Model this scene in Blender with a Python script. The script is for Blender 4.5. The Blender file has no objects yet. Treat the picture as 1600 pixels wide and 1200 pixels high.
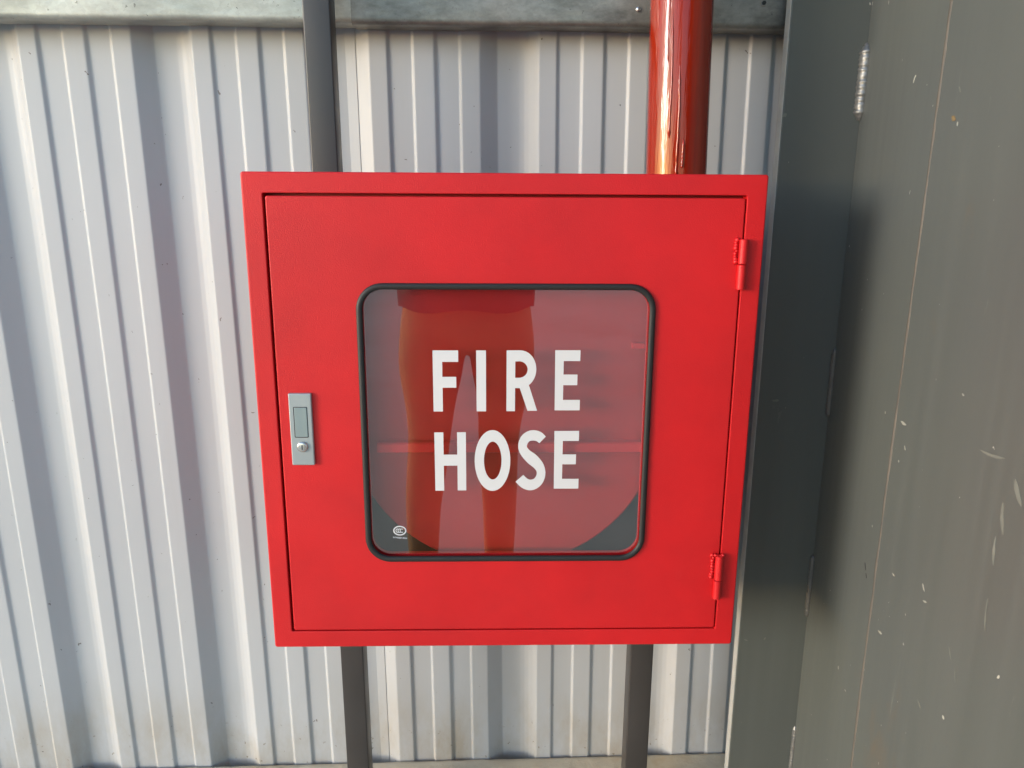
import bpy, bmesh, math, random
from mathutils import Vector, Matrix
R_ = math.radians
random.seed(7)
scene = bpy.context.scene
C = scene.collection

# ------------------------------------------------------------------ camera
ZC = 0.88                                   # height of the cabinet's centre above the yard
cam_d = bpy.data.cameras.new('camera')
cam = bpy.data.objects.new('camera', cam_d); C.objects.link(cam)
cam_d.sensor_width = 36.0; cam_d.lens = 27.0
cam_d.clip_start = 0.01; cam_d.clip_end = 500
CAM = Vector((-0.01489, -1.05150, 0.31601 + ZC))
rt = Vector((0.99975783, -0.02130521, 0.00551053))
up = Vector((-0.00037886, 0.23370638, 0.97230714))
fw = Vector((0.02200305, 0.97207377, -0.23364172))
m3 = Matrix((rt, up, -fw)).transposed()
cam.matrix_world = Matrix.Translation(CAM) @ m3.to_4x4()
scene.camera = cam

# ------------------------------------------------------------------ light
SUN_EL = R_(8.0)
SUN_DIR = Vector((-math.cos(R_(26)) * math.cos(SUN_EL), -math.sin(R_(26)) * math.cos(SUN_EL), math.sin(SUN_EL)))
world = bpy.data.worlds.new('World'); scene.world = world
world.use_nodes = True
wn = world.node_tree.nodes; wl = world.node_tree.links
wn.clear()
sky = wn.new('ShaderNodeTexSky'); sky.sky_type = 'NISHITA'; sky.sun_disc = False
sky.sun_elevation = SUN_EL
sky.sun_rotation = math.atan2(SUN_DIR.x, SUN_DIR.y) % (2 * math.pi)
sky.air_density = 0.9; sky.dust_density = 0.6; sky.ozone_density = 1.7
bg = wn.new('ShaderNodeBackground'); bg.inputs['Strength'].default_value = 0.15
wo = wn.new('ShaderNodeOutputWorld')
wl.new(sky.outputs[0], bg.inputs[0]); wl.new(bg.outputs[0], wo.inputs[0])
sun_d = bpy.data.lights.new('sun', 'SUN'); sun_d.energy = 0.5; sun_d.angle = R_(16)
sun_d.color = (1.0, 0.992, 0.982)
sun = bpy.data.objects.new('sun', sun_d); C.objects.link(sun)
sun.rotation_euler = (-SUN_DIR).to_track_quat('-Z', 'Y').to_euler()
sun.location = SUN_DIR * 8
scene.view_settings.view_transform = 'Standard'
scene.view_settings.look = 'None'
scene.view_settings.exposure = 2.02
scene.view_settings.gamma = 1.0

# ------------------------------------------------------------------ materials
class NT:
    def __init__(s, name):
        s.m = bpy.data.materials.new(name); s.m.use_nodes = True
        s.n = s.m.node_tree.nodes; s.l = s.m.node_tree.links
        s.b = s.n['Principled BSDF']; s.out = s.n['Material Output']
        s.tc = s.n.new('ShaderNodeTexCoord')
    def node(s, t, **k):
        x = s.n.new(t)
        for a, v in k.items(): setattr(x, a, v)
        return x
    def link(s, a, b): s.l.new(a, b)
    def coord(s, scale=(1, 1, 1), loc=(0, 0, 0), rot=(0, 0, 0)):
        mp = s.node('ShaderNodeMapping')
        mp.inputs['Scale'].default_value = scale; mp.inputs['Location'].default_value = loc
        mp.inputs['Rotation'].default_value = rot
        s.link(s.tc.outputs['Object'], mp.inputs[0]); return mp.outputs[0]
    def noise(s, scale, detail=4, rough=.55, sc=(1, 1, 1), loc=(0, 0, 0)):
        x = s.node('ShaderNodeTexNoise')
        x.inputs['Scale'].default_value = scale; x.inputs['Detail'].default_value = detail
        x.inputs['Roughness'].default_value = rough
        s.link(s.coord(sc, loc), x.inputs['Vector']); return x.outputs['Fac']
    def ramp(s, f, a, b, va=0.0, vb=1.0, smooth=False):
        x = s.node('ShaderNodeMapRange')
        x.interpolation_type = 'SMOOTHSTEP' if smooth else 'LINEAR'
        x.inputs[1].default_value = a; x.inputs[2].default_value = b
        x.inputs[3].default_value = va; x.inputs[4].default_value = vb
        s.link(f, x.inputs[0]); return x.outputs[0]
    def mix(s, f, a, b):
        x = s.node('ShaderNodeMix', data_type='RGBA')
        for v, i in ((a, 6), (b, 7)):
            if hasattr(v, 'is_linked'): s.link(v, x.inputs[i])
            else: x.inputs[i].default_value = (*v, 1)
        if hasattr(f, 'is_linked'): s.link(f, x.inputs[0])
        else: x.inputs[0].default_value = f
        return x.outputs[2]
    def math(s, op, a, b=0.0):
        x = s.node('ShaderNodeMath', operation=op)
        for v, i in ((a, 0), (b, 1)):
            if hasattr(v, 'is_linked'): s.link(v, x.inputs[i])
            else: x.inputs[i].default_value = v
        return x.outputs[0]
    def specks(s, scale, radius, keep, sc=(1, 1, 1), loc=(0, 0, 0), warp=0.0):
        """sparse small dots: 1 inside a speck, 0 elsewhere"""
        v = s.node('ShaderNodeTexVoronoi'); v.inputs['Scale'].default_value = scale
        co = s.coord(sc, loc)
        if warp:
            nz = s.node('ShaderNodeTexNoise'); nz.inputs['Scale'].default_value = scale * 3
            s.link(co, nz.inputs['Vector'])
            vm = s.node('ShaderNodeVectorMath', operation='MULTIPLY_ADD')
            s.link(nz.outputs['Color'], vm.inputs[0]); vm.inputs[1].default_value = (warp,) * 3
            s.link(co, vm.inputs[2]); co = vm.outputs[0]
        s.link(co, v.inputs['Vector'])
        sep = s.node('ShaderNodeSeparateColor'); s.link(v.outputs['Color'], sep.inputs[0])
        rad = s.math('MULTIPLY', s.ramp(sep.outputs[1], 0, 1, .4, 1.0), radius)
        hit = s.math('LESS_THAN', v.outputs['Distance'], rad)
        return s.math('MULTIPLY', hit, s.math('LESS_THAN', sep.outputs[0], keep))
    def axis(s, i):
        x = s.node('ShaderNodeSeparateXYZ'); s.link(s.tc.outputs['Object'], x.inputs[0]); return x.outputs[i]
    def bump(s, h, strength=.2, dist=.001, prev=None):
        x = s.node('ShaderNodeBump'); x.inputs['Strength'].default_value = strength
        x.inputs['Distance'].default_value = dist; s.link(h, x.inputs['Height'])
        if prev is not None: s.link(prev, x.inputs['Normal'])
        return x.outputs[0]
    def base(s, v):
        if hasattr(v, 'is_linked'): s.link(v, s.b.inputs['Base Color'])
        else: s.b.inputs['Base Color'].default_value = (*v, 1)
    def rough(s, v):
        if hasattr(v, 'is_linked'): s.link(v, s.b.inputs['Roughness'])
        else: s.b.inputs['Roughness'].default_value = v
    def normal(s, v): s.link(v, s.b.inputs['Normal'])

def red_powder(name='red powder coat', base=(.61, .0072, .0105), dark=(.50, .0055, .0085), grain=.55):
    t = NT(name)
    colr = t.mix(t.ramp(t.noise(5, 5), .35, .65), dark, base)
    rub = t.math('MULTIPLY', t.ramp(t.noise(7, 8, .75, (1, 1, .6), (3, 1, 5)), .60, .78), .10)
    t.base(t.mix(rub, colr, (.55, .12, .11)))
    t.rough(t.ramp(t.noise(14, 5), .3, .7, .42, .54))
    n = t.bump(t.noise(3.2, 2), .35, .004)
    n = t.bump(t.noise(560, 3, .6), grain, .0008, n)
    t.normal(n); t.b.inputs['IOR'].default_value = 1.46
    return t.m
def simple(name, base, rough=.5, metal=0.0, var=.15, bscale=60, bstr=.15, bdist=.001, vscale=12):
    t = NT(name)
    t.base(t.mix(t.noise(vscale, 5), tuple(c * (1 - var) for c in base), tuple(min(1, c * (1 + var)) for c in base)))
    t.rough(t.ramp(t.noise(vscale * 2, 4), .3, .7, rough * .88, rough * 1.12))
    t.b.inputs['Metallic'].default_value = metal
    t.normal(t.bump(t.noise(bscale, 4), bstr, bdist))
    return t.m
def wall_paint():
    t = NT('pale grey coil coated steel')
    col = t.mix(t.ramp(t.noise(2.2, 6), .35, .7), (.425, .430, .438), (.402, .407, .415))
    # splash stains near the kerb: shape of their own, broken up by noise
    low = t.ramp(t.axis(2), .105, .30, 1, 0, True)
    blot = t.ramp(t.noise(9, 6, .7, (1, 1, .45)), .42, .70)
    col = t.mix(t.math('MULTIPLY', t.math('MULTIPLY', low, blot), .75), col, (.30, .25, .18))
    fine = t.ramp(t.noise(3, 8, .75, (9, 9, .5), (4, 0, 1)), .55, .85)
    col = t.mix(t.math('MULTIPLY', fine, .22), col, (.33, .315, .29))
    col = t.mix(t.specks(24, .06, .45, (1, 1, 1), (3, 1, 2), .03), col, (.16, .14, .13))
    col = t.mix(t.specks(60, .07, .3, (1, 1, .7), (1, 6, 2), .01), col, (.12, .11, .10))
    spl = t.math('MULTIPLY', t.specks(85, .2, .25, (1, 1, 1), (7, 3, 0), .012), t.ramp(t.axis(2), .10, .19, 1, 0))
    col = t.mix(spl, col, (.20, .17, .13))
    t.base(col); t.rough(t.ramp(t.noise(7, 5),   .3, .7, .44, .56)); t.b.inputs['IOR'].default_value = 1.42
    n = t.bump(t.noise(2.5, 2, .5, (1, 1, .6)), .22, .006)
    t.normal(t.bump(t.noise(300, 2), .05, .0004, n))
    return t.m
def galvanised(name, base, dirty):
    t = NT(name)
    v = t.node('ShaderNodeTexVoronoi'); v.inputs['Scale'].default_value = 150
    t.link(t.coord((1, 1, 1)), v.inputs['Vector'])
    sep = t.node('ShaderNodeSeparateColor'); t.link(v.outputs['Color'], sep.inputs[0])
    col = t.mix(t.ramp(sep.outputs[0], 0, 1, .25, .75), tuple(c * .86 for c in base), tuple(c * 1.14 for c in base))
    col = t.mix(t.ramp(t.noise(5, 8, .72, (1, 1, 2.2)), .40, .66), col, dirty)
    col = t.mix(t.specks(160, .22, .12, (1, 1, 1), (2, 0, 0), .01), col, (.09, .085, .08))
    t.base(col); t.b.inputs['Metallic'].default_value = .55
    t.rough(t.ramp(t.noise(11, 5), .3, .7, .30, .52))
    n = t.bump(t.noise(7, 3, .5, (1, 1, 2)), .5, .006)
    t.normal(t.bump(t.noise(180, 3), .12, .0006, n))
    return t.m
def column_paint():
    t = NT('grey green steel paint')
    st = t.noise(3, 6, .6, (14, 14, .35))
    col = t.mix(t.ramp(st, .35, .7), (.086, .094, .086), (.094, .102, .094))
    col = t.mix(t.ramp(t.noise(2.0, 4), .4, .7), col, (.082, .090, .087))
    rust = t.math('MULTIPLY', t.ramp(t.noise(5, 8, .75, (1, 1, .35), (3, 2, 9)), .62, .78), .6)
    col = t.mix(rust, col, (.14, .09, .05))
    # scuffs and paint spatter
    scr = t.ramp(t.noise(6, 8, .8, (2, 7, .8), (0, 5, 0)), .64, .74)
    col = t.mix(t.math('MULTIPLY', scr, .5), col, (.24, .24, .21))
    col = t.mix(t.specks(13, .05, .6, (1, 1, .7), (0, 0, 0), .03), col, (.42, .41, .35))
    col = t.mix(t.specks(40, .045, .4, (1, 1, .7), (5, 1, 3), .012), col, (.34, .33, .30))
    t.base(col); t.rough(t.ramp(st, .3, .7, .36, .50))
    n = t.bump(t.noise(2.5, 3, .5, (1, 3, .4)), .25, .006)
    t.normal(t.bump(t.noise(160, 4), .12, .0006, n))
    return t.m
def pipe_paint():
    t = NT('glossy orange red pipe paint')
    st = t.noise(4, 5, .6, (16, 16, .8))
    col = t.mix(t.ramp(st, .3, .7), (.19, .009, .003), (.27, .018, .004))
    t.base(col); t.rough(t.ramp(st, .3, .7, .06, .11)); t.b.inputs['IOR'].default_value = 1.42
    n = t.bump(t.noise(3, 4, .65, (22, 22, 1.6)), .30, .003)
    n = t.bump(t.noise(60, 4, .6, (1, 1, .3)), .12, .0010, n)
    t.normal(n)
    return t.m
def concrete(name, a, b, stain, scale=6, specks=True):
    t = NT(name)
    col = t.mix(t.ramp(t.noise(scale, 8, .65), .35, .68), a, b)
    col = t.mix(t.math('MULTIPLY', t.ramp(t.noise(scale * .8, 6, .7, (1, 1, 1), (8, 2, 1)), .55, .72), .6), col, stain)
    t.base(col); t.rough(.85)
    n = t.bump(t.noise(scale * 5, 8, .7), .6, .006)
    t.normal(t.bump(t.noise(scale * 45, 4), .3, .001, n) if scale > 2 else n)
    return t.m
def glass_mat():
    m = bpy.data.materials.new('tinted window glass'); m.use_nodes = True
    n = m.node_tree.nodes; l = m.node_tree.links; n.clear()
    tr = n.new('ShaderNodeBsdfTransparent'); tr.inputs[0].default_value = (.95, .93, .93, 1)
    gl = n.new('ShaderNodeBsdfGlossy'); gl.inputs['Roughness'].default_value = .012
    fr = n.new('ShaderNodeFresnel'); fr.inputs['IOR'].default_value = 2.6
    mx = n.new('ShaderNodeMixShader'); o = n.new('ShaderNodeOutputMaterial')
    ge = n.new('ShaderNodeNewGeometry'); iv = n.new('ShaderNodeMath'); iv.operation = 'SUBTRACT'; iv.inputs[0].default_value = 1
    ml = n.new('ShaderNodeMath'); ml.operation = 'MULTIPLY'        # the mirror coat is on the outer face only
    l.new(ge.outputs['Backfacing'], iv.inputs[1]); l.new(fr.outputs[0], ml.inputs[0]); l.new(iv.outputs[0], ml.inputs[1])
    l.new(ml.outputs[0], mx.inputs[0]); l.new(tr.outputs[0], mx.inputs[1]); l.new(gl.outputs[0], mx.inputs[2])
    l.new(mx.outputs[0], o.inputs[0])
    return m

M = dict(
    red=red_powder(), reel=red_powder('dull red reel enamel', (.47, .010, .010), (.40, .008, .009), .1), wall=wall_paint(),
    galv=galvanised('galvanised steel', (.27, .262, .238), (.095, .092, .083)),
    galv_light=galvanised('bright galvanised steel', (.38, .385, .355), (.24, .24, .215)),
    strut=simple('dark brown grey steel', (.040, .0355, .034), .45, .0, .30, 40, .2, .001, 9),
    column=column_paint(), pipe=pipe_paint(),
    run=simple('thick pipe paint', (.27, .014, .004), .12, 0, .1, 90, .3, .0006),
    rubber=simple('black rubber', (.013, .012, .012), .55, 0, .25, 120, .12, .0006, 20),
    glass=glass_mat(), vinyl=simple('white vinyl', (.66, .64, .64), .5, 0, .02, 100, .03, .0003),
    zinc=simple('zinc lock plate', (.36, .39, .395), .40, .35, .05, 200, .06, .0003, 30),
    button=simple('grey green lock button', (.27, .325, .325), .38, .3, .05, 200, .05, .0003, 30),
    chrome=simple('bright lock barrel', (.62, .60, .58), .25, .9, .05, 200, .1, .0003, 30),
    dark=simple('dark slot', (.015, .015, .015), .6),
    weld_bright=simple('bare weld metal', (.20, .20, .195), .38, .6, .3, 130, .6, .0015, 60),
    weld_paint=simple('painted weld metal', (.075, .076, .072), .42, 0, .3, 130, .6, .0015, 60),
    seam=simple('rust tinged seam', (.105, .092, .077), .6, 0, .45, 90, .5, .001, 25),
    spatter=simple('pale paint spatter', (.29, .285, .245), .6, 0, .2, 90, .3), chip=simple('dark chip', (.02, .02, .022), .5),
    scuff=simple('rubbed scuff', (.145, .15, .13), .7, 0, .3, 90, .4, .001, 60), stain=simple('rust stain', (.16, .11, .05), .8, 0, .4, 90, .3, .001, 80),
    edge=simple('pale edge with painted light', (.42, .41, .38), .5, 0, .3, 60, .3, .001, 30),
    black=simple('plain black paint', (.020, .014, .012), .6, 0, .2, 60, .1),
    sill=concrete('weathered kerb concrete', (.55, .46, .32), (.60, .53, .40), (.42, .28, .14), 9),
    yard=concrete('pale yard concrete', (.66, .55, .40), (.75, .63, .47), (.52, .42, .30), .8),
    joint=simple('dark joint sealant', (.06, .055, .05), .8),
    trousers=simple('tan cotton trousers', (.46, .235, .095), .85, 0, .2, 30, .5, .004),
    jacket=simple('dark maroon jacket', (.045, .028, .036), .8, 0, .2, 40, .4, .003),
    skin=simple('skin', (.36, .20, .14), .5, 0, .08, 60, .1),
    hair=simple('dark hair', (.02, .016, .014), .6, 0, .2, 150, .6, .003),
    shoe=simple('brown leather shoe', (.06, .035, .02), .5),
    phone=simple('black phone casing', (.02, .02, .022), .25),
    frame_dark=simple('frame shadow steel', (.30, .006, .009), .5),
    mortar=simple('grey mortar lump', (.36, .33, .28), .9, 0, .3, 90, .8, .003, 30),
    rustlump=simple('rusty lump', (.22, .11, .05), .9, 0, .4, 90, .8, .003, 30),
)

# ------------------------------------------------------------------ helpers
def link(name, bm, mat, parent=None, smooth=False, angle=None):
    me = bpy.data.meshes.new(name)
    bmesh.ops.recalc_face_normals(bm, faces=bm.faces[:])
    bm.to_mesh(me); bm.free()
    me.materials.append(M[mat])
    if smooth or angle:
        for p in me.polygons: p.use_smooth = True
        if angle: me.set_sharp_from_angle(angle=R_(angle))
    o = bpy.data.objects.new(name, me); C.objects.link(o)
    if parent is not None:
        o.parent = parent
        o.matrix_parent_inverse = parent.matrix_world.inverted() if parent.type != 'EMPTY' else Matrix.Translation(-parent.location)
    return o
def tag(o, label=None, cat=None, group=None, kind=None):
    for k, v in (('label', label), ('category', cat), ('group', group), ('kind', kind)):
        if v: o[k] = v
    return o
def thing(name, label, cat, loc, group=None):
    o = bpy.data.objects.new(name, None); C.objects.link(o); o.location = loc
    o.empty_display_size = .1
    return tag(o, label, cat, group)
def loft(bm, loops, close_loop=True, close_path=False, cap0=False, cap1=False):
    vs = [[bm.verts.new(p) for p in L] for L in loops]
    n = len(vs[0]); m = len(vs)
    for i in range(m if close_path else m - 1):
        a = vs[i]; b = vs[(i + 1) % m]
        for j in range(n if close_loop else n - 1):
            k = (j + 1) % n
            bm.faces.new((a[j], a[k], b[k], b[j]))
    if cap0: bm.faces.new(vs[0][::-1])
    if cap1: bm.faces.new(vs[-1])
    return vs
def rrect(hx, hz, r, y, cx=0, cz=0, k=6):
    pts = []
    for sx, sz, a0 in ((1, 1, 0), (-1, 1, 90), (-1, -1, 180), (1, -1, 270)):
        for i in range(k + 1):
            a = R_(a0 + 90 * i / k)
            pts.append((cx + sx * (hx - r) + r * math.cos(a), y, cz + sz * (hz - r) + r * math.sin(a)))
    return pts
def box(bm, x0, x1, y0, y1, z0, z1, bev=0.0, seg=2):
    b = bmesh.new(); bmesh.ops.create_cube(b, size=1)
    for v in b.verts:
        v.co = ((x0 + x1) / 2 + v.co.x * (x1 - x0), (y0 + y1) / 2 + v.co.y * (y1 - y0), (z0 + z1) / 2 + v.co.z * (z1 - z0))
    if bev: bmesh.ops.bevel(b, geom=b.edges[:], offset=bev, segments=seg, affect='EDGES', profile=.5)
    me = bpy.data.meshes.new('tmp'); b.to_mesh(me); b.free(); bm.from_mesh(me); bpy.data.meshes.remove(me)
def plate(hx, hz, r, y0, y1, cx, cz, ch=.0008, k=5):
    """rounded rectangular plate whose front (y0) edge is softened"""
    bm = bmesh.new()
    loft(bm, [rrect(hx, hz, r, y1, cx, cz, k), rrect(hx, hz, r, y0 + ch, cx, cz, k),
              rrect(hx - ch * .3, hz - ch * .3, max(r - ch * .3, 1e-4), y0 + ch * .3, cx, cz, k),
              rrect(hx - ch, hz - ch, max(r - ch, 1e-4), y0, cx, cz, k)], cap0=True, cap1=True)
    return bm
def ringpts(c, rx, ry, axis, n=20):
    out = []
    for i in range(n):
        a = 2 * math.pi * i / n; u, v = rx * math.cos(a), ry * math.sin(a)
        out.append({'z': (c[0] + u, c[1] + v, c[2]), 'y': (c[0] + u, c[1], c[2] + v), 'x': (c[0], c[1] + u, c[2] + v)}[axis])
    return out
def rod(bm, a, b, r0, r1=None, n=16, cap=True):
    a = Vector(a); b = Vector(b); d = (b - a).normalized(); r1 = r0 if r1 is None else r1
    u = d.orthogonal().normalized(); w = d.cross(u)
    L = []
    for c, r in ((a, r0), (b, r1)):
        L.append([c + (u * math.cos(2 * math.pi * i / n) + w * math.sin(2 * math.pi * i / n)) * r for i in range(n)])
    loft(bm, L, cap0=cap, cap1=cap)
def bead(bm, a, b, r, pitch, n=10, seed=1, squash=.55, out=Vector((-1, -1, 0))):
    """a rippled weld bead from a to b"""
    rnd = random.Random(seed); a = Vector(a); b = Vector(b); d = b - a; ln = d.length; d.normalize()
    o = out.normalized(); s = d.cross(o).normalized()
    steps = int(ln / pitch) * 4; loops = []
    for i in range(steps + 1):
        t = i / steps; ph = (i % 4) / 4
        end = min(1, min(t, 1 - t) * ln / (r * 1.3) + .12)
        rr = r * (.90 + .12 * math.sin(ph * math.pi)) * end * (1 + rnd.uniform(-.09, .09))
        c = a + d * (t * ln) + s * rnd.uniform(-.12, .12) * r
        loops.append([c + (s * math.cos(2 * math.pi * j / n) + o * math.sin(2 * math.pi * j / n) * squash) * rr for j in range(n)])
    loft(bm, loops, cap0=True, cap1=True)
def blob(bm, c, r, seed=0, sub=2, sq=(1, 1, 1), amp=.25):
    rnd = random.Random(seed); g = bmesh.ops.create_icosphere(bm, subdivisions=sub, radius=1)
    for v in g['verts']:
        k = 1 + rnd.uniform(-amp, amp)
        v.co = Vector((c[0] + v.co.x * r * sq[0] * k, c[1] + v.co.y * r * sq[1] * k, c[2] + v.co.z * r * sq[2] * k))

# ------------------------------------------------------------------ the setting: yard, kerb
bm = bmesh.new()
bmesh.ops.create_grid(bm, x_segments=8, y_segments=8, size=200)
o = link('ground', bm, 'yard'); o.location = (0, 0, 0); tag(o, kind='structure')

SKEW = Matrix.Rotation(-R_(0.55), 4, 'Y')          # the shed's cladding hangs half a degree off the cabinet
PIV = Vector((0, .30, ZC))
def skewed(o):
    o.matrix_world = Matrix.Translation(PIV) @ SKEW @ Matrix.Translation(-PIV) @ o.matrix_world

# kerb with an uneven, chipped top edge
bm = bmesh.new(); rnd = random.Random(5)
xs = [-3 + i * .02 for i in range(301)]
prof = ((.2965, -.02), (.2965, .0900), (.2940, .0918), (.288, .0920), (.245, .0905), (.12, .086), (.106, .079), (.10, .066), (.10, -.02))
loops = []
for x in xs:
    j = rnd.uniform(-1, 1)
    loops.append([(x, y + (j * .0018 if .1 <= y < .13 or .287 < y < .295 else 0), z + (rnd.uniform(-1, 1) * .0012 if z > .05 and y < .29 else 0)) for y, z in prof])
loft(bm, loops, close_loop=False)
o = link('kerb', bm, 'sill', angle=50); tag(o, kind='structure'); skewed(o)
o.matrix_world = Matrix.Translation((0, 0, -.0075)) @ Matrix.Translation(PIV) @ Matrix.Rotation(-R_(0.55), 4, 'Y') @ Matrix.Translation(-PIV) @ o.matrix_world

# ------------------------------------------------------------------ corrugated cladding
T = .2785 / 252
def round_poly(pts, r, n=3):
    out = [pts[0]]
    for i in range(1, len(pts) - 1):
        p = Vector(pts[i]); a = Vector(pts[i - 1]) - p; b = Vector(pts[i + 1]) - p
        d = min(r, a.length * .4, b.length * .4)
        p0 = p + a.normalized() * d; p1 = p + b.normalized() * d
        for k in range(n + 1):
            t = k / n; q = p0.lerp(p, t).lerp(p.lerp(p1, t), t); out.append((q.x, q.y))
    out.append(pts[-1]); return out
def sheet(x_first, periods, y0, name_parent, z0, z1):
    """profile walks from one main recess floor to the next"""
    D, d = .0215, .0042
    pts = []
    for k in range(periods):
        X = x_first + k * .2785
        for u, y in ((0, 0), (26, 0), (30.5, d), (63, d), (66, 0), (96, 0), (101, d), (133, d), (136, 0), (164, 0), (190, D), (223, D), (231, D * .92), (238, D * .73), (245, D * .41)):
            pts.append((X + u * T, y))
    pts[-1] = (x_first + ((periods - 1) * 252 + 219) * T, D)
    pts = [(x_first - 46 * T, D), (x_first - 26 * T, D)] + pts
    pts = round_poly(pts, .0022, 3)
    zs = [z0 + (z1 - z0) * i / 12 for i in range(13)]
    bm = bmesh.new()
    loops = [[(x, y0 + y, z) for x, y in pts] for z in zs]
    loft(bm, loops, close_loop=False)
    o = link('wall_sheet', bm, 'wall', name_parent)
    return o
wall = thing('corrugated_wall', 'pale grey ribbed steel cladding wall behind the red cabinet', 'wall', (0, .30, 0))
bpy.context.view_layer.update()
for xf, per, y0 in ((-.781 - 4 * .2785, 6, .3004), (-.2165, 4, .2998), (-.2165 + 4 * .2785, 4, .3008)):
    sheet(xf, per, y0, wall, .02, 3.2)
skewed(wall)

# mortar lump and rust crumb on the kerb
o = link('mortar_lump', (lambda b: (blob(b, (-.205, .105, .088), .011, 3, 2, (1.3, 1, .8)), blob(b, (-.19, .108, .092), .008, 5, 2), b)[2])(bmesh.new()), 'mortar', smooth=True)
tag(o, 'small grey mortar lump lying on the edge of the concrete kerb', 'mortar lump')
o = link('rust_crumb', (lambda b: (blob(b, (-.235, .105, .084), .009, 8, 2, (1.6, 1, .6)), b)[1])(bmesh.new()), 'rustlump', smooth=True)
tag(o, 'flat rusty brown crumb left of the mortar lump on the kerb', 'rust crumb')

# ------------------------------------------------------------------ galvanised girt
girt = thing('wall_girt', 'galvanised steel rail across the top in front of the ribbed wall', 'steel rail', (0, .24, ZC + .59))
def channel(x0, x1, yf, zb, zt, mat, name):
    pr = round_poly([(.292, zb + .003), (yf, zb), (yf, zt), (.292, zt)], .009, 5)
    bm = bmesh.new(); n = 60; rnd = random.Random(int(x0 * 100) + 9)
    loops = []
    for i in range(n + 1):
        x = x0 + (x1 - x0) * i / n
        w = .0012 * math.sin(x * 9.0 + 1) + .0008 * math.sin(x * 23)
        loops.append([(x, y + w * (1 if y < .26 else .2), z + w * .5) for y, z in pr])
    loft(bm, loops, close_loop=False)
    return link(name, bm, mat, girt, angle=40)
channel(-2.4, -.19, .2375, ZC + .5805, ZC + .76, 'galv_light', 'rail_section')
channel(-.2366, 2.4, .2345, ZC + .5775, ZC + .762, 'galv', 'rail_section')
bm = bmesh.new(); loft(bm, [ringpts((.2061, .2335 - dy, ZC + .6027), r, r, 'y', 14) for dy, r in ((0, .0042), (.0016, .0038), (.0026, .0022))], cap1=True)
link('rivet', bm, 'chrome', girt, smooth=True)
bm = bmesh.new(); loft(bm, [ringpts((.4007, .2334 - dy, ZC + .6139), r, r, 'y', 14) for dy, r in ((0, .0055), (.0008, .005))], cap1=True)
link('bolt_washer', bm, 'galv', girt)
bm = bmesh.new(); loft(bm, [ringpts((.4007, .2326 - dy, ZC + .6139), r, r, 'y', 6) for dy, r in ((0, .0034), (.002, .0030))], cap1=True)
link('bolt_head', bm, 'dark', girt)

# ------------------------------------------------------------------ cabinet stand (two square tubes)
def post(x0, x1, ztop, label, lean):
    t = thing('support_post', label, 'post', ((x0 + x1) / 2, .20, 0), 'posts carrying the cabinet')
    bm = bmesh.new(); box(bm, x0, x1, .152, .192, .004, ztop, .0022, 3)
    link('square_tube', bm, 'strut', t, angle=35)
    bm = bmesh.new(); box(bm, x0 - .03, x1 + .03, .110, .235, -.002, .006, .001, 1)
    link('base_plate', bm, 'strut', t)
    t.rotation_euler.y = R_(lean); return t
post(-.2830, -.2435, 2.2, 'dark steel post left of centre rising past the top of the cabinet', -.35)
post(.2242, .2648, 2.2, 'dark steel post under the right side of the cabinet, behind the pipe', .05)

# ------------------------------------------------------------------ steel column
col = thing('steel_column', 'big grey green steel column standing right of the cabinet', 'column', (.55, .2, 0))
XW, YF = .552, .195
bm = bmesh.new(); box(bm, XW - .121, XW + .135, YF, YF + .020, -.01, 4.0, .0012, 2); link('flange', bm, 'column', col)
bm = bmesh.new(); box(bm, XW - .1225, XW - .1212, YF + .0012, YF + .0188, -.005, 3.99); tag(link('flange_lit_edge', bm, 'edge', col), 'column flange edge coloured pale as if lit')  # added thin plate; light along the flange edge is put into its pale colour
bm = bmesh.new(); box(bm, XW, XW + .010, -.62, YF - .0005, -.01, 4.0); link('web', bm, 'column', col)
bm = bmesh.new(); box(bm, XW - .121, XW + .135, -.634, -.621, -.01, 4.0, .0012, 2); link('flange', bm, 'column', col)
# plate seam down the web, slightly crooked, and the doubled plate in front of it
bm = bmesh.new(); rnd = random.Random(3); loops = []
for i in range(160):
    z = i * .025
    y = -.022 + .006 * math.sin(z * 2.1 + .4) + rnd.uniform(-.0006, .0006)
    w = .0042 * (1 + rnd.uniform(-.3, .3)); h = .0009 * (1 + rnd.uniform(-.4, .4))
    loops.append([(XW + .001, y - w, z), (XW - h, y - w * .4, z), (XW - h, y + w * .4, z), (XW + .001, y + w, z)])
loft(bm, loops, close_loop=False); link('plate_seam', bm, 'seam', col, smooth=True)
for za, zb, r, mt, lab, sd in ((.437, .551, .0105, 'weld_bright', 'shiny bare weld bead near the top', 1), (-.041, .079, .0052, 'weld_paint', None, 2), (-.418, -.295, .0052, 'weld_paint', None, 3)):
    bm = bmesh.new(); bead(bm, (XW - .0015, YF - .0015, ZC + za), (XW - .0015, YF - .0015, ZC + zb), r, .0085, 12, sd, .8)
    tag(link('weld_bead', bm, mt, col, smooth=True), lab)
bm = bmesh.new(); bead(bm, (XW - .0012, YF - .0012, .01), (XW - .0012, YF - .0012, .235), .0045, .006, 10, 6, .8)
link('weld_bead', bm, 'weld_bright', col, smooth=True)

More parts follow.
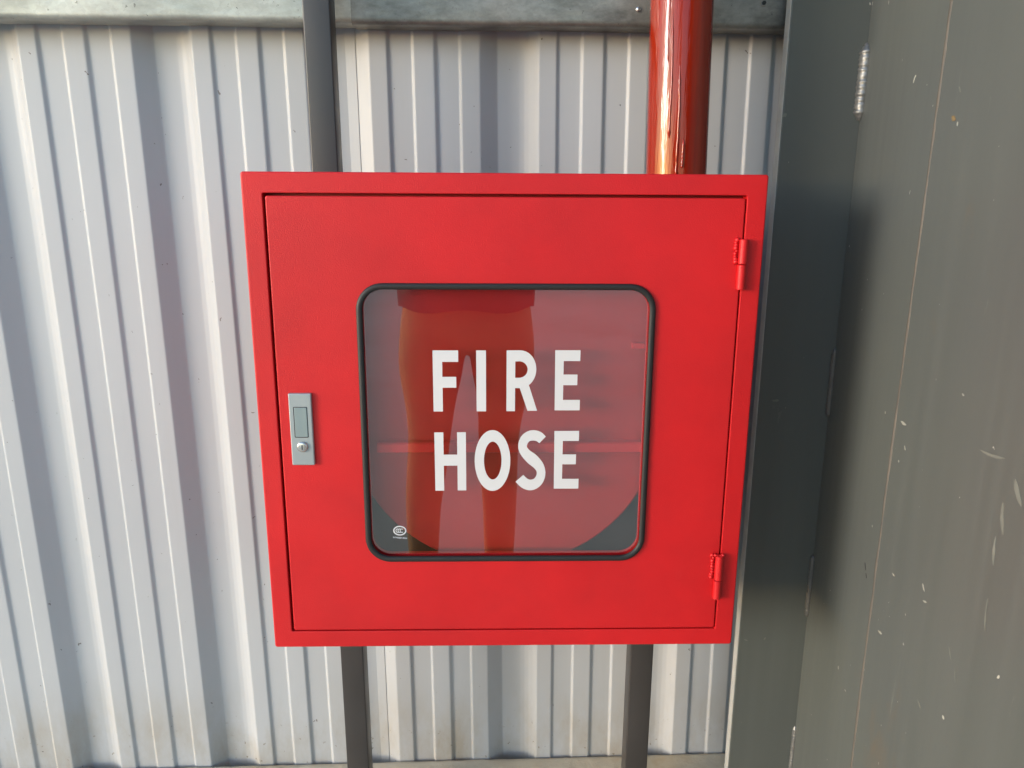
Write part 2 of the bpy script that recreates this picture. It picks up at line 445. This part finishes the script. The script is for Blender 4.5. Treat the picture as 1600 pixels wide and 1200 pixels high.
# flecks of spatter, scuffs and chips on the column, each a thin flake of its own
def flake(name, c, length, width, ang, mat, seed, face='web'):
    rnd = random.Random(seed); n = 7; up_, lo_ = [], []
    for i in range(n):
        t = i / (n - 1) - .5; w = width * (1 - (2 * t) ** 2 + .12) * rnd.uniform(.5, 1)
        bend = .18 * length * (t * t)
        up_.append((t * length, w / 2 + bend)); lo_.append((t * length, -w / 2 + bend))
    out = up_ + lo_[::-1]; ca, sa = math.cos(R_(ang)), math.sin(R_(ang))
    bm = bmesh.new(); L = []
    for dpt in (0, .0003):
        ring = []
        for u, v in out:
            a_, b_ = u * ca - v * sa, u * sa + v * ca
            ring.append((XW - dpt, c[0] + a_, ZC + c[1] + b_) if face == 'web' else (c[0] + a_, YF - dpt, ZC + c[1] + b_))
        L.append(ring)
    loft(bm, L, cap1=True)
    link(name, bm, mat, col)
for k_, (y_, z_, l_, w_, a_, m_) in enumerate((
    (-.0395, .0168, .016, .005, 5, 'spatter'), (-.1619, .0889, .005, .004, 20, 'spatter'), (-.040, -.0385, .004, .003, 70, 'spatter'), (-.051, -.0153, .007, .003, 60, 'spatter'),
    (.015, -.2274, .012, .003, 62, 'chip'), (.009, -.240, .008, .0026, 62, 'chip'), (-.064, -.2003, .008, .003, 10, 'spatter'), (-.1381, -.1803, .011, .004, 52, 'spatter'),
    (-.1452, -.1969, .009, .003, -14, 'spatter'), (-.049, -.3009, .012, .005, -4, 'spatter'), (.0603, -.4325, .007, .004, 88, 'spatter'), (-.2106, -.2306, .016, .0020, 60, 'scuff'),
    (-.2266, -.2513, .018, .0018, 78, 'scuff'), (-.1649, -.337, .012, .004, 40, 'scuff'), (-.2304, .0348, .045, .004, -6, 'scuff'), (-.2807, .0095, .030, .010, 58, 'scuff'),
    (-.2637, -.0277, .036, .007, 76, 'scuff'), (-.2588, -.0688, .034, .005, 84, 'scuff'), (-.2625, -.1473, .040, .003, 84, 'scuff'), (.0091, -.1583, .004, .003, 80, 'spatter'),
    (.012, .018, .004, .003, 80, 'spatter'), (-.0629, .4165, .011, .007, 30, 'stain'), (-.073, .409, .006, .003, 80, 'spatter'), (-.0684, .4493, .008, .003, 60, 'scuff'))):
    flake('paint_fleck', (y_, z_), l_, w_, a_, m_, k_ + 3)
for k_, (x_, z_, l_, w_, a_) in enumerate(((.4595, -.0124, .012, .005, 5), (.434, .4453, .008, .006, 40), (.4432, -.4648, .008, .0025, -20), (.4784, -.4625, .006, .003, 60))):
    flake('paint_fleck', (x_, z_), l_, w_, a_, 'scuff', k_ + 40, 'flange')

# ------------------------------------------------------------------ riser pipe
pipe = thing('riser_pipe', 'glossy orange red pipe rising from the top of the cabinet', 'pipe', (.248, .10, ZC + .33))
bm = bmesh.new(); a = Vector((.2486, .101, ZC + .325)); b = Vector((.2372, .101, ZC + .90))
loops = []; rnd = random.Random(2)
for i in range(60):
    c = a.lerp(b, i / 59)
    loops.append([(c.x + .0432 * math.cos(2 * math.pi * j / 72), c.y + .0432 * math.sin(2 * math.pi * j / 72), c.z) for j in range(72)])
loft(bm, loops); link('pipe_tube', bm, 'pipe', pipe, smooth=True)
for ang, z0, z1, r, sd in ((243, .40, .565, .0016, 1), (236, .50, .62, .0011, 2), (258, .345, .50, .0016, 3), (268, .36, .40, .0018, 4)):
    bm = bmesh.new(); rnd = random.Random(sd); loops = []
    for i in range(25):
        t = i / 24; z = z0 + (z1 - z0) * t
        rr = r * (1.5 if t < .08 else 1.0) * min(1, (1 - t) * 5 + .1) * (.85 + .3 * rnd.random()) * min(1, t * 18 + .2)
        cx = .2486 - .0114 * (z - .325) / .575
        an = R_(ang + .9 * math.sin(z * 40 + sd) + rnd.uniform(-.4, .4))
        c = Vector((cx + .0431 * math.cos(an), .101 + .0431 * math.sin(an), ZC + z))
        loops.append([(c.x + rr * math.cos(2 * math.pi * j / 8), c.y + rr * math.sin(2 * math.pi * j / 8), c.z) for j in range(8)])
    loft(bm, loops, cap0=True, cap1=True); link('paint_run', bm, 'run', pipe, smooth=True)

# ------------------------------------------------------------------ hose cabinet
cab = thing('fire_hose_cabinet', 'red steel fire hose cabinet with a glazed door', 'hose cabinet', (0, 0, ZC))
def Z(v): return v + ZC
def LZ(L): return [(x, y, z + ZC) for x, y, z in L]
k = 4
# shell with the front frame folded round it: right and left rails lean back a touch so the mitres read
def frame_loop(hx, hz, r, ysides, ytop):
    L = rrect(hx, hz, r, 0, 0, 0, k); out = []
    for x, y, z in L:
        s = abs(x) / hx; q = abs(z) / hz
        out.append((x, ysides if s > q else ytop, z + ZC))
    return out
bm = bmesh.new()
H = .35
loft(bm, [LZ(rrect(H - .001, H - .001, .0035, .1500, 0, 0, k)), LZ(rrect(H, H, .0035, .004, 0, 0, k)),
          *[LZ(rrect(H - .0026 * (1 - math.cos(R_(a))), H - .0026 * (1 - math.cos(R_(a))), .0035, .0026 * (1 - math.sin(R_(a))), 0, 0, k)) for a in (0, 18, 36, 54, 72, 90)],
          LZ(rrect(.3240, .3240, .0028, -.0003, 0, 0, k)), LZ(rrect(.3232, .3232, .0026, 0, 0, 0, k)), LZ(rrect(.3228, .3228, .0024, .001, 0, 0, k)),
          LZ(rrect(.3228, .3228, .0024, .020, 0, 0, k))], cap0=True)
link('cabinet_body', bm, 'red', cab)
# dark rebate behind the door gap, and the red lining
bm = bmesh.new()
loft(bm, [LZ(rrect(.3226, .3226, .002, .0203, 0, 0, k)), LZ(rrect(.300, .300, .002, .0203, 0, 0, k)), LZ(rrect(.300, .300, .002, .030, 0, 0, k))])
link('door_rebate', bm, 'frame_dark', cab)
bm = bmesh.new()
loft(bm, [LZ(rrect(.340, .340, .003, .0305, 0, 0, k)), LZ(rrect(.340, .340, .003, .1475, 0, 0, k))], cap1=True)
link('lining', bm, 'red', cab)

# door: folded pan with a rounded window opening
door_c = (.0, -.0004)
bm = bmesh.new()
OX, OZ = .3204, .3202; WX, WZ = .2015, .2015; WC = -.0015
kk = 8
def dl(hx, hz, r, y, cz=0): return LZ(rrect(hx, hz, r, y, 0.0008, cz, kk))
loft(bm, [dl(OX, OZ, .003, .0195, -.0010), *[dl(OX - .002 * (1 - math.cos(R_(a))), OZ - .002 * (1 - math.cos(R_(a))), .003, .002 * (1 - math.sin(R_(a))), -.0010) for a in (0, 22, 45, 68, 90)],
          dl(.262, .262, .040, .0001, WC), dl(WX, WZ, .030, 0, WC), dl(WX - .0006, WZ - .0006, .0296, .0006, WC), dl(WX - .0006, WZ - .0006, .0296, .0160, WC),
          dl(WX + .028, WZ + .028, .03, .0160, WC)])
door = link('door', bm, 'red', cab)
# window gasket
bm = bmesh.new(); loops = []
for j in range(14):
    a = 2 * math.pi * j / 14
    off = .0044 * math.cos(a); yy = -.0026 - .0034 * math.sin(a)
    loops.append(LZ(rrect(WX + .0003 + off, WZ + .0003 + off, .0325 + off, yy + .0012, .0008, WC, 10)))
loft(bm, loops, close_path=True)
link('window_gasket', bm, 'rubber', door, smooth=True)
bm = bmesh.new()
loft(bm, [LZ(rrect(WX - .0006, WZ - .0006, .0296, .0085, .0008, WC, 10)), LZ(rrect(WX - .0042, WZ - .0042, .027, .0085, .0008, WC, 10)),
          LZ(rrect(WX - .0042, WZ - .0042, .027, .0150, .0008, WC, 10))])
link('window_rim', bm, 'red', door)
bm = bmesh.new()
loft(bm, [LZ(rrect(WX - .001, WZ - .001, .029, .0030, .0008, WC, 10)), LZ(rrect(WX - .001, WZ - .001, .029, .0080, .0008, WC, 10))], cap0=True, cap1=True)
pane = link('glass_pane', bm, 'glass', door)

# lettering: cut vinyl on the glass (millimetres in the door plane)
YL = .0027
def poly_letter(polys, name='letter'):
    """each polygon is an outline (mm); returns one thin mesh"""
    bm = bmesh.new()
    for P in polys:
        a = [bm.verts.new((x / 1000, YL, z / 1000 + ZC)) for x, z in P]
        b = [bm.verts.new((x / 1000, YL + .0003, z / 1000 + ZC)) for x, z in P]
        bm.faces.new(a); bm.faces.new(b[::-1]); n = len(P)
        for i in range(n): bm.faces.new((a[i], b[i], b[(i + 1) % n], a[(i + 1) % n]))
    return link(name, bm, 'vinyl', door)
def strip_letter(strips, name='letter', mat='vinyl', y=YL, polys=()):
    """each strip: two matching rails of points (mm), closed or open"""
    bm = bmesh.new()
    for A, B_, closed in strips:
        r = []
        for P, yy in ((A, y), (B_, y), (B_, y + .0003), (A, y + .0003)):
            r.append([bm.verts.new((px / 1000, yy, pz / 1000 + ZC)) for px, pz in P])
        n = len(A)
        for i in range(n if closed else n - 1):
            j = (i + 1) % n
            for q in range(4):
                bm.faces.new((r[q][i], r[q][j], r[(q + 1) % 4][j], r[(q + 1) % 4][i]))
        if not closed:
            for i in (0, n - 1): bm.faces.new([r[q][i] for q in range(4)])
    for P in polys:
        a = [bm.verts.new((px / 1000, y, pz / 1000 + ZC)) for px, pz in P]
        b = [bm.verts.new((px / 1000, y + .0003, pz / 1000 + ZC)) for px, pz in P]
        bm.faces.new(a); bm.faces.new(b[::-1])
        for i in range(len(P)): bm.faces.new((a[i], b[i], b[(i + 1) % len(P)], a[(i + 1) % len(P)]))
    return link(name, bm, mat, door)
poly_letter([[(-102.2, 110.8), (-66.5, 110.8), (-66.5, 94.4), (-89, 94.4), (-89, 72.9), (-69.6, 72.9), (-69.6, 57.2), (-89, 57.2), (-89, 22.4), (-102.2, 22.4)]])
poly_letter([[(-41.4, 110.8), (-27.7, 110.8), (-27.7, 22.6), (-41.1, 22.6)]])
def arc(cx, cz, rx, rz, a0, a1, n=14): return [(cx + rx * math.cos(R_(a0 + (a1 - a0) * i / n)), cz + rz * math.sin(R_(a0 + (a1 - a0) * i / n))) for i in range(n + 1)]
# R: stem, bowl band and leg butt together into one outline pair
outer = [(13.4, 111.0), (17.5, 111.0)] + arc(20.5, 83.8, 22.6, 27.2, 90, -90, 18) + [(13.4, 56.6)]
inner = [(13.4, 95.2), (17.5, 95.2)] + arc(19.0, 83.5, 11.9, 11.9, 90, -90, 18) + [(13.4, 71.6)]
bm = bmesh.new()
strip_letter([(outer, inner, False), ([(1.2, 111.0), (1.2, 22.8)], [(13.4, 111.0), (13.4, 22.8)], False)],
             polys=[[(20.0, 56.6), (31.2, 23.4), (44.9, 23.4)] + arc(20.5, 83.8, 22.6, 27.2, -57, -90, 5)])
bm.free()
def letter_E(x0, x1, xm, z0, z1, s, t):
    zm = (z0 + z1) / 2 + 1.0
    return poly_letter([[(x0, z1), (x1, z1), (x1, z1 - t), (x0 + s, z1 - t), (x0 + s, zm + t / 2), (xm, zm + t / 2), (xm, zm - t / 2),
                         (x0 + s, zm - t / 2), (x0 + s, z0 + t), (x1 + 1, z0 + t), (x1 + 1, z0), (x0 + .6, z0)]])
letter_E(69.3, 104.7, 101.3, 24.0, 111.2, 12.2, 15.4)
poly_letter([[(-101.9, -8.7), (-89, -8.7), (-89, -42.2), (-69.4, -42.2), (-69.4, -8.5), (-56.8, -8.5), (-56.8, -97.0), (-69.3, -97.0), (-69.3, -58.9), (-89, -58.9), (-89, -97.3), (-101.8, -97.3)]])
strip_letter([(arc(-18.6, -51.6, 25.8, 46.3, 0, 360, 48)[:-1], arc(-18.2, -51.4, 12.7, 28.9, 0, 360, 48)[:-1], True)])
# S: ribbon along a spine with its own width
sp = [(53.4, -20.0, 13.4), (47.0, -14.8, 15.0), (38.0, -13.4, 15.6), (29.8, -17.0, 14.0), (25.4, -24.5, 12.8), (25.0, -32.5, 12.6), (29.5, -40.5, 14.4),
      (38.5, -49.0, 17.0), (47.0, -57.5, 15.0), (51.4, -66.0, 12.8), (51.4, -75.5, 12.8), (46.5, -84.6, 14.4), (37.6, -88.9, 16.4), (28.5, -86.3, 16.0), (20.6, -78.6, 15.2)]
def catmull(P, n=5):
    out = []
    for i in range(len(P) - 1):
        p0, p1, p2, p3 = P[max(i - 1, 0)], P[i], P[i + 1], P[min(i + 2, len(P) - 1)]
        for k_ in range(n):
            t = k_ / n
            out.append(tuple(.5 * (2 * b + (c - a) * t + (2 * a - 5 * b + 4 * c - d) * t * t + (3 * b - a - 3 * c + d) * t ** 3) for a, b, c, d in zip(p0, p1, p2, p3)))
    out.append(P[-1]); return out
def ribbon(sp, n=5):
    S = catmull(sp, n); A, B_ = [], []
    for i, (x, z, w) in enumerate(S):
        q0 = S[max(i - 1, 0)]; q1 = S[min(i + 1, len(S) - 1)]
        dx, dz = q1[0] - q0[0], q1[1] - q0[1]; l = math.hypot(dx, dz); nx, nz = -dz / l * w / 2, dx / l * w / 2
        A.append((x + nx, z + nz)); B_.append((x - nx, z - nz))
    return A, B_, False
strip_letter([ribbon(sp)])
letter_E(70.3, 105.8, 102.2, -94.6, -6.7, 12.3, 15.0)
# certification mark: an oval ring round three interlocked letters C, a line of tiny illegible print under it
mc = (-155.4, -160.0)
st = [(arc(mc[0], mc[1], 9.6, 7.6, 0, 360, 36)[:-1], arc(mc[0], mc[1], 7.9, 5.9, 0, 360, 36)[:-1], True)]
for q in (-3.1, -.1, 3.0):
    st.append((arc(mc[0] + q, mc[1], 3.0, 3.3, 50, 310, 14), arc(mc[0] + q, mc[1], 1.9, 2.2, 50, 310, 14), False))
strip_letter(st, 'certification_mark')
bm = bmesh.new(); rnd = random.Random(11); x = -165.4; st = []
while x < -146.5:
    h = rnd.choice((1.5, 2.2, 2.2)); zc = -170.6 - (x + 165) * .09
    st.append(([(x, zc - h / 2), (x, zc + h / 2)], [(x + .7, zc - h / 2), (x + .7, zc + h / 2)], False))
    if rnd.random() < .7: st.append(([(x + .7, zc + h / 2 - .6), (x + .7, zc + h / 2)], [(x + 1.5, zc + h / 2 - .6), (x + 1.5, zc + h / 2)], False))
    if rnd.random() < .5: st.append(([(x + .7, zc - h / 2), (x + .7, zc - h / 2 + .6)], [(x + 1.5, zc - h / 2), (x + 1.5, zc - h / 2 + .6)], False))
    x += 2.1
bm.free(); strip_letter(st, 'fine_print')

# lock
lx, lz = -.2886, -.0024
bm = plate(.0160, .0528, .0012, -.0052, -.0001, lx, ZC + lz, .0016, 3)
lockp = link('lock_plate', bm, 'zinc', door)
bm = bmesh.new()
loft(bm, [rrect(.0098, .0226, .0016, -.00535, lx, ZC + .0088, 4), rrect(.0088, .0216, .0012, -.00535, lx, ZC + .0088, 4)])
link('button_recess', bm, 'dark', door)
bm = plate(.0087, .0213, .0012, -.0060, -.0050, lx + .0003, ZC + .0087, .0005, 4)
link('lock_button', bm, 'button', door)
bm = bmesh.new()
loft(bm, [ringpts((lx + .0004, y, ZC - .0272), r, r, 'y', 28) for y, r in ((-.005, .0080), (-.0068, .0078), (-.0082, .0066), (-.0086, .0056))], cap1=True)
link('lock_barrel', bm, 'chrome', door, angle=50)
bm = bmesh.new(); box(bm, lx - .0003, lx + .0011, -.0089, -.0084, ZC - .0306, ZC - .0238); link('keyhole', bm, 'dark', door)

# hinges
def hinge(cx, zt, zb, zs, seed, capweld):
    hb = bmesh.new(); r = .0060; y = -.0048
    def barrel(z0, z1): 
        loft(hb, [ringpts((cx, y, ZC + z), rr, rr, 'z', 24) for z, rr in ((z0, r * .86), (z0 + .0008, r), (z1 - .0008, r), (z1, r * .86))], cap0=True, cap1=True)
    barrel(zs + .0004, zt); h = link('hinge', hb, 'red', cab, angle=40)
    hb = bmesh.new()
    loft(hb, [ringpts((cx - .0004, y, ZC + z), rr, rr, 'z', 24) for z, rr in ((zb, r * .86), (zb + .0008, r), (zs - .0012, r), (zs - .0004, r * .86))], cap0=True, cap1=True)
    link('lower_knuckle', hb, 'red', h, angle=40)
    hb = bmesh.new(); rnd = random.Random(seed); n = 9
    for i in range(n):
        z = zt - .001 - (zt - zs - .004) * i / (n - 1)
        blob(hb, (cx - .0076 - rnd.uniform(0, .0022), -.0010, ZC + z), rnd.uniform(.0022, .0036), seed * 20 + i, 2, (1, .75, 1), .14)
    if capweld:
        for i in range(5): blob(hb, (cx - .006 + i * .0028, -.0040, ZC + zt + rnd.uniform(-.0005, .0022)), .0030, seed * 50 + i, 2, (1, 1, .8), .14)
    link('weld_lumps', hb, 'red', h, smooth=True)
hinge(.3212, .2655, .1975, .2318, 1, False)
hinge(.3200, -.1990, -.2690, -.2385, 2, True)

# ------------------------------------------------------------------ inside: hose reel guard, black panel behind its lower corners
reel = thing('hose_reel', 'red hose reel guard plate with crossbar behind the window glass', 'hose reel', (0, .05, ZC - .004))
rr = .2298
out = [(rr, .25)] + [(rr * math.cos(R_(-a)), rr * math.sin(R_(-a))) for a in [180 * i / 48 for i in range(49)]] + [(-rr, .25)]
bm = bmesh.new()
def ol(s, y): return [(x * s, y, z * (s if z < 0 else 1) + ZC + .0006) for x, z in out]
loft(bm, [ol(.985, .040), ol(1.0, .0385), ol(1.0, .0300), ol(.994, .0285), ol(.988, .028)], cap0=True, cap1=True)
link('guard_plate', bm, 'reel', reel)
bm = bmesh.new(); loft(bm, [[(x, y, z + ZC) for y, z in ((.0285, -.0275), (.0165, -.0285), (.0140, -.0305), (.0140, -.0425), (.0165, -.0440), (.0285, -.0445))] for x in (-.186, .198)], cap0=True, cap1=True)
link('crossbar', bm, 'red', reel)
bm = bmesh.new(); box(bm, .180, .199, .018, .0279, ZC + .110, ZC + .1185, .0015, 2); link('latch_bracket', bm, 'red', reel)
bm = bmesh.new(); rod(bm, (0, .040, ZC), (0, .135, ZC), .10, None, 40); link('drum', bm, 'black', reel, angle=40)
bm = bmesh.new(); loops = []
for i in range(7 * 40 + 1):
    a = 2 * math.pi * i / 40; y = .052 + .0105 * i / 40
    c = Vector((.118 * math.cos(a), y, ZC - .004 + .118 * math.sin(a))); o_ = Vector((math.cos(a), 0, math.sin(a)))
    loops.append([c + (o_ * math.cos(2 * math.pi * j / 8) + Vector((0, 1, 0)) * math.sin(2 * math.pi * j / 8)) * .009 for j in range(8)])
loft(bm, loops, cap0=True, cap1=True); link('hose_coil', bm, 'rubber', reel, smooth=True)
panel_ = tag(link('corner_panel', (lambda b: (loft(b, [[(x, y, z + ZC) for x, y, z in ((-.335, .0430, -.337), (.335, .0430, -.337), (.335, .0430, -.075), (-.335, .0430, -.075))],
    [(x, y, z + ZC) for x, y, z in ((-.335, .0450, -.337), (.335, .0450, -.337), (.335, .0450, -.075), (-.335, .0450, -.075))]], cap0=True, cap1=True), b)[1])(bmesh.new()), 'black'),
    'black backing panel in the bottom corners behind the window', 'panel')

# ------------------------------------------------------------------ the photographer, seen mirrored in the window
PY = -1.20
per = thing('person', 'person in tan trousers and dark jacket holding a phone, mirrored in the glass', 'person', (-.10, PY, 0))
def skin_body(nodes, edges, name, parent, sub=2):
    me = bpy.data.meshes.new(name)
    me.from_pydata([n[0] for n in nodes], edges, []); o = bpy.data.objects.new(name, me); C.objects.link(o)
    o.modifiers.new('skin', 'SKIN'); sm = o.modifiers.new('sub', 'SUBSURF'); sm.levels = sub; sm.render_levels = sub
    for v, n in zip(me.skin_vertices[0].data, nodes): v.radius = n[1] if isinstance(n[1], tuple) else (n[1], n[1])
    me.skin_vertices[0].data[0].use_root = True
    dg = bpy.context.evaluated_depsgraph_get(); dg.update()
    fin = bpy.data.meshes.new_from_object(o.evaluated_get(dg)); bpy.data.objects.remove(o); bpy.data.meshes.remove(me)
    for p in fin.polygons: p.use_smooth = True
    fin.name = name; ob = bpy.data.objects.new(name, fin); C.objects.link(ob)
    ob.parent = parent; ob.matrix_parent_inverse = Matrix.Translation(-parent.location)
    return ob
N = []; Eg = []
def nd(x, y, z, r, p=None):
    N.append(((x, PY + y, z), r)); 
    if p is not None: Eg.append((p, len(N) - 1))
    return len(N) - 1
def chain(p, pts):
    for x, y, z, r in pts: p = nd(x, y, z, r, p)
    return p
root = nd(-.10, 0, .93, (.185, .125))
L = chain(root, [(-.205, 0, .80, .110), (-.208, .01, .70, .107), (-.210, .015, .61, .083), (-.213, .02, .50, .068), (-.226, .01, .38, .067), (-.240, .0, .27, .060), (-.242, 0, .16, .055), (-.242, .0, .085, .05), (-.245, .09, .045, .042), (-.247, .17, .035, .034)])
Rr = chain(root, [(.010, 0, .80, .108), (.008, .01, .70, .105), (.006, .015, .61, .078), (-.006, .02, .50, .066), (-.004, .01, .38, .064), (.0, .0, .27, .057), (-.002, 0, .16, .054), (-.002, .0, .085, .05), (.005, .09, .045, .042), (.012, .17, .035, .034)])
chest = chain(root, [(-.10, .0, 1.08, (.165, .11)), (-.10, -.01, 1.25, (.175, .115)), (-.10, -.015, 1.38, (.165, .10))])
neck = chain(chest, [(-.10, -.01, 1.47, .060), (-.10, .01, 1.53, .055)])
head = chain(neck, [(-.10, .02, 1.60, (.074, .092)), (-.10, .025, 1.67, (.080, .098)), (-.10, .015, 1.735, (.060, .075))])
hands = []
for s in (-1, 1):
    sh = chain(chest, [(-.10 + s * .19, -.02, 1.40, .062)])
    hx = -.015 + s * .086
    wr = chain(sh, [(-.10 + s * .27, .0, 1.27, .052), (-.10 + s * .28, .02, 1.15, .046), (-.10 + s * .22, .07, 1.14, .041), (hx + s * .035, .098, 1.165, .029)])
    palm = chain(wr, [(hx + s * .014, .108, 1.19, .024)])
    for q, (dz, ln) in enumerate(((.030, 1.0), (.012, 1.1), (-.006, 1.0), (-.022, .8))):
        chain(palm, [(hx + s * .010, .136, 1.196 + dz, .0095), (hx - s * .012 * ln, .1585, 1.198 + dz * 1.05, .0085), (hx - s * .026 * ln, .1600, 1.198 + dz * 1.05, .0075)])
    chain(palm, [(hx + s * .004, .112, 1.222, .0105), (hx - s * .014, .120, 1.232, .0095)])
body = skin_body(N, Eg, 'body', per)
for mt in ('trousers', 'jacket', 'skin', 'shoe'): body.data.materials.append(M[mt])
for p in body.data.polygons:
    c = p.center
    w = Vector((abs(c.x + .015), c.y - PY, c.z))
    if c.z < .075: p.material_index = 3
    elif c.z > 1.49 or (w.y > .088 and 1.14 < c.z < 1.26 and w.x < .16): p.material_index = 2
    elif c.z > .93: p.material_index = 1
    else: p.material_index = 0
bm = bmesh.new(); n = 40
loft(bm, [[(-.10 + rx * math.cos(2 * math.pi * j / n), PY + ry * math.sin(2 * math.pi * j / n), z + .006 * math.sin(5 * 2 * math.pi * j / n)) for j in range(n)]
          for z, rx, ry in ((.890, .200, .138), (.899, .201, .140), (.95, .203, .143), (1.05, .190, .132), (1.12, .172, .120))])
link('jacket_hem', bm, 'jacket', per, smooth=True)
bm = bmesh.new(); blob(bm, (-.10, PY + .0, 1.705), .1, 4, 3, (.92, 1.05, .82), .02); link('hair', bm, 'hair', per, smooth=True)
bm = bmesh.new()
blob(bm, (-.10, PY + .128, 1.625), .014, 6, 2, (.8, 1, 1.4), .02); link('nose', bm, 'skin', per, smooth=True)
for s in (-1, 1):
    bm = bmesh.new(); blob(bm, (-.10 + s * .031, PY + .108, 1.655), .011, 6, 2, (1.2, .8, .7), 0); link('eye', bm, 'hair', per, smooth=True)
    bm = bmesh.new(); blob(bm, (-.10 + s * .082, PY + .02, 1.64), .026, 6, 2, (.35, .7, 1.1), .02); link('ear', bm, 'skin', per, smooth=True)
bm = bmesh.new(); blob(bm, (-.10, PY + .116, 1.588), .02, 6, 2, (1.1, .4, .3), 0); link('mouth', bm, 'trousers', per, smooth=True)
# phone held in the hands, just behind the lens
ph = bmesh.new(); box(ph, -.080, .080, -.0085, 0, -.037, .037, .003, 3)
pho = link('phone', ph, 'phone', angle=35)
tilt = Matrix((rt, fw, up)).transposed()
pho.matrix_world = Matrix.Translation(CAM - fw * .006) @ tilt.to_4x4()
tag(pho, 'black phone held up in both hands of the person', 'phone')
